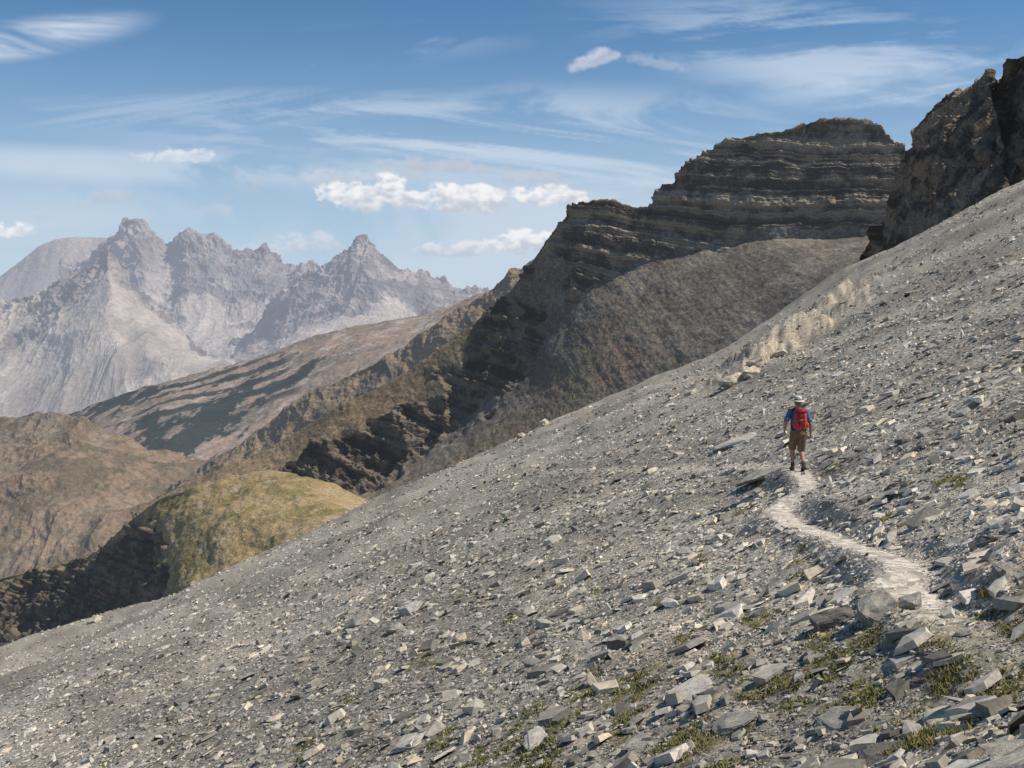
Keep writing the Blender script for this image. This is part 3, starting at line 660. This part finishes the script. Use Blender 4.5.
def bootp(a,pitch):
    c,s=math.cos(pitch),math.sin(pitch)
    def r(p): y,z=p[1],p[2];return a+np.array([p[0],y*c-z*s,y*s+z*c])
    up=[tube([r((0,-.065,-.045)),r((0,-.03,-.045)),r((0,.05,-.05)),r((0,.12,-.062)),r((0,.165,-.068)),r((0,.185,-.072))],[(.034,.034),(.043,.045),(.045,.042),(.050,.030),(.042,.022),(.02,.012)]),
        tube([r((0,-.012,-.05)),r((0,-.01,.02)),r((0,-.005,.06))],[(.046,.056),(.047,.052),(.050,.054)])]
    so=[tube([r((0,-.085,-.088)),r((0,-.06,-.09)),r((0,.0,-.09)),r((0,.1,-.091)),r((0,.17,-.088)),r((0,.198,-.08))],[(.028,.014),(.042,.015),(.042,.014),(.052,.014),(.045,.014),(.02,.01)])]
    return up,so
u1,s1=bootp(al,0.03);u2,s2=bootp(ar,-.34)
part("boots",u1+u2,boot,.007,2,hik);part("boot_soles",s1+s2,sole,.006,1,hik)
part("socks",[tube([al+[0,-.005,.04],lerp(al,kl,.22)],[.05,.046]),tube([ar+[0,-.005,.04],lerp(ar,kr,.22)],[.05,.046])],mat_simple("gray_socks",(.12,.11,.10),.9,50,.2),.01,1,hik)
red=mat_simple("red_nylon",(.52,.055,.045),.6,18,.25,.4);blk=mat_simple("black_webbing",(.03,.03,.035),.7)
part("backpack",[tube([(0,-.2,.99),(0,-.205,1.03),(0,-.215,1.15),(0,-.215,1.3),(0,-.2,1.42),(0,-.185,1.455)],[(.10,.05),(.145,.085),(.155,.10),(.15,.10),(.13,.085),(.07,.04)],24),
 tube([(0,-.27,1.06),(0,-.285,1.1),(0,-.285,1.22),(0,-.27,1.27)],[(.07,.03),(.10,.05),(.10,.05),(.06,.03)]),
 ell((-.15,-.2,1.11),(.035,.055,.085)),ell((.15,-.2,1.11),(.035,.055,.085))],red,.008,2,hik)
part("backpack_lid",[tube([(0,-.2,1.39),(0,-.205,1.42),(0,-.195,1.465),(0,-.185,1.485)],[(.13,.095),(.15,.115),(.135,.10),(.07,.05)],24)],mat_simple("red_dark_nylon",(.36,.02,.025),.6,18,.25,.4),.008,2,hik)
stp=[]
for sg in (-1,1):
    stp.append(tube([(sg*.09,-.13,1.43),(sg*.105,-.05,1.492),(sg*.11,.05,1.487),(sg*.115,.14,1.42),(sg*.12,.17,1.28),(sg*.14,.13,1.12),(sg*.16,.0,1.05),(sg*.14,-.12,1.03)],[(.024,.008)]*8,10))
    stp.append(tube([(sg*.06,-.315,1.07),(sg*.06,-.34,1.15),(sg*.06,-.325,1.28),(sg*.06,-.30,1.40),(sg*.06,-.285,1.45)],[(.008,.006)]*5,8))
stp.append(tube([(-.09,-.335,1.17),(0,-.345,1.17),(.09,-.335,1.17)],[(.008,.008)]*3,8))
stp.append(tube([(-.09,-.31,1.33),(0,-.325,1.33),(.09,-.31,1.33)],[(.006,.01)]*3,8))
stp.append(tube([(0,0,1.02),(0,0,1.055)],[(.185,.14),(.188,.142)],32))
part("backpack_straps",stp,blk,.01,0,hik,False)
hat=mat_simple("cream_hat",(.62,.56,.44),.9,40,.12,.2)
def lathe(prof,c,n=40,sx=1,sy=1.12,wav=.012):
    V=[];Fc=[]
    for i,(r,z) in enumerate(prof):
        for k in range(n):
            a=2*math.pi*k/n;V.append((c[0]+r*sx*math.cos(a),c[1]+r*sy*math.sin(a),c[2]+z+wav*(r/.15)**4*math.sin(2*a+1)))
    for i in range(len(prof)-1):
        for k in range(n):Fc.append((i*n+k,i*n+(k+1)%n,(i+1)*n+(k+1)%n,(i+1)*n+k))
    return V,Fc
part("hat",[lathe([(.088,-.002),(.12,-.012),(.155,-.022),(.157,-.018),(.12,-.006),(.094,.004),(.092,.05),(.085,.085),(.06,.105),(.02,.112),(.001,.112)],(0,.065,1.675))],hat,.01,0,hik,False)
part("hat_band",[lathe([(.0955,.004),(.097,.006),(.096,.028),(.0935,.03)],(0,.065,1.675),wav=0)],mat_simple("hat_band",(.12,.1,.08),.9),.01,0,hik,False)
# ================= WORLD
SUN_EL=math.radians(54);SUN_AZ=math.radians(97)
w=bpy.data.worlds.new("World");scene.world=w;w.use_nodes=True;nt=w.node_tree;N=nt.nodes;L=nt.links
bg=N['Background'];STR=.08;bg.inputs[1].default_value=STR
sky=N.new('ShaderNodeTexSky');sky.sky_type='NISHITA';sky.sun_disc=False;sky.sun_elevation=SUN_EL;sky.sun_rotation=SUN_AZ;sky.altitude=2500;sky.air_density=1;sky.dust_density=.6;sky.ozone_density=1.5
tc=N.new('ShaderNodeTexCoord');sx=N.new('ShaderNodeSeparateXYZ');L.new(tc.outputs['Generated'],sx.inputs[0])
gain=N.new('ShaderNodeVectorMath');gain.operation='MULTIPLY';L.new(sky.outputs[0],gain.inputs[0]);gain.inputs[1].default_value=(.80,1.17,1.32)
mr=N.new('ShaderNodeMapRange');mr.interpolation_type='SMOOTHSTEP';L.new(sx.outputs[2],mr.inputs[0]);mr.inputs[1].default_value=.26;mr.inputs[2].default_value=0;mr.inputs[4].default_value=.82
mxc=N.new('ShaderNodeMix');mxc.data_type='RGBA';L.new(mr.outputs[0],mxc.inputs[0]);L.new(gain.outputs[0],mxc.inputs[6]);mxc.inputs[7].default_value=(.53/STR,.63/STR,.74/STR,1)
L.new(mxc.outputs[2],bg.inputs[0])
sd=bpy.data.lights.new("sun",'SUN');sd.energy=5.0;sd.angle=math.radians(.5);sd.color=(1,.93,.82)
so=link(bpy.data.objects.new("sun",sd));s=Vector((math.sin(SUN_AZ)*math.cos(SUN_EL),math.cos(SUN_AZ)*math.cos(SUN_EL),math.sin(SUN_EL)))
so.rotation_euler=(-s).to_track_quat('-Z','Y').to_euler();so.location=(60,20,80)
# ================= CAMERA
cd=bpy.data.cameras.new("camera");cd.sensor_width=36;cd.lens=36*F/1024;cd.clip_start=.1;cd.clip_end=90000
co=link(bpy.data.objects.new("camera",cd));co.rotation_euler=(math.pi/2-PT,0,0);scene.camera=co
scene.view_settings.view_transform='Standard';scene.view_settings.look='None';scene.view_settings.exposure=0
print("done",time.time()-T0)
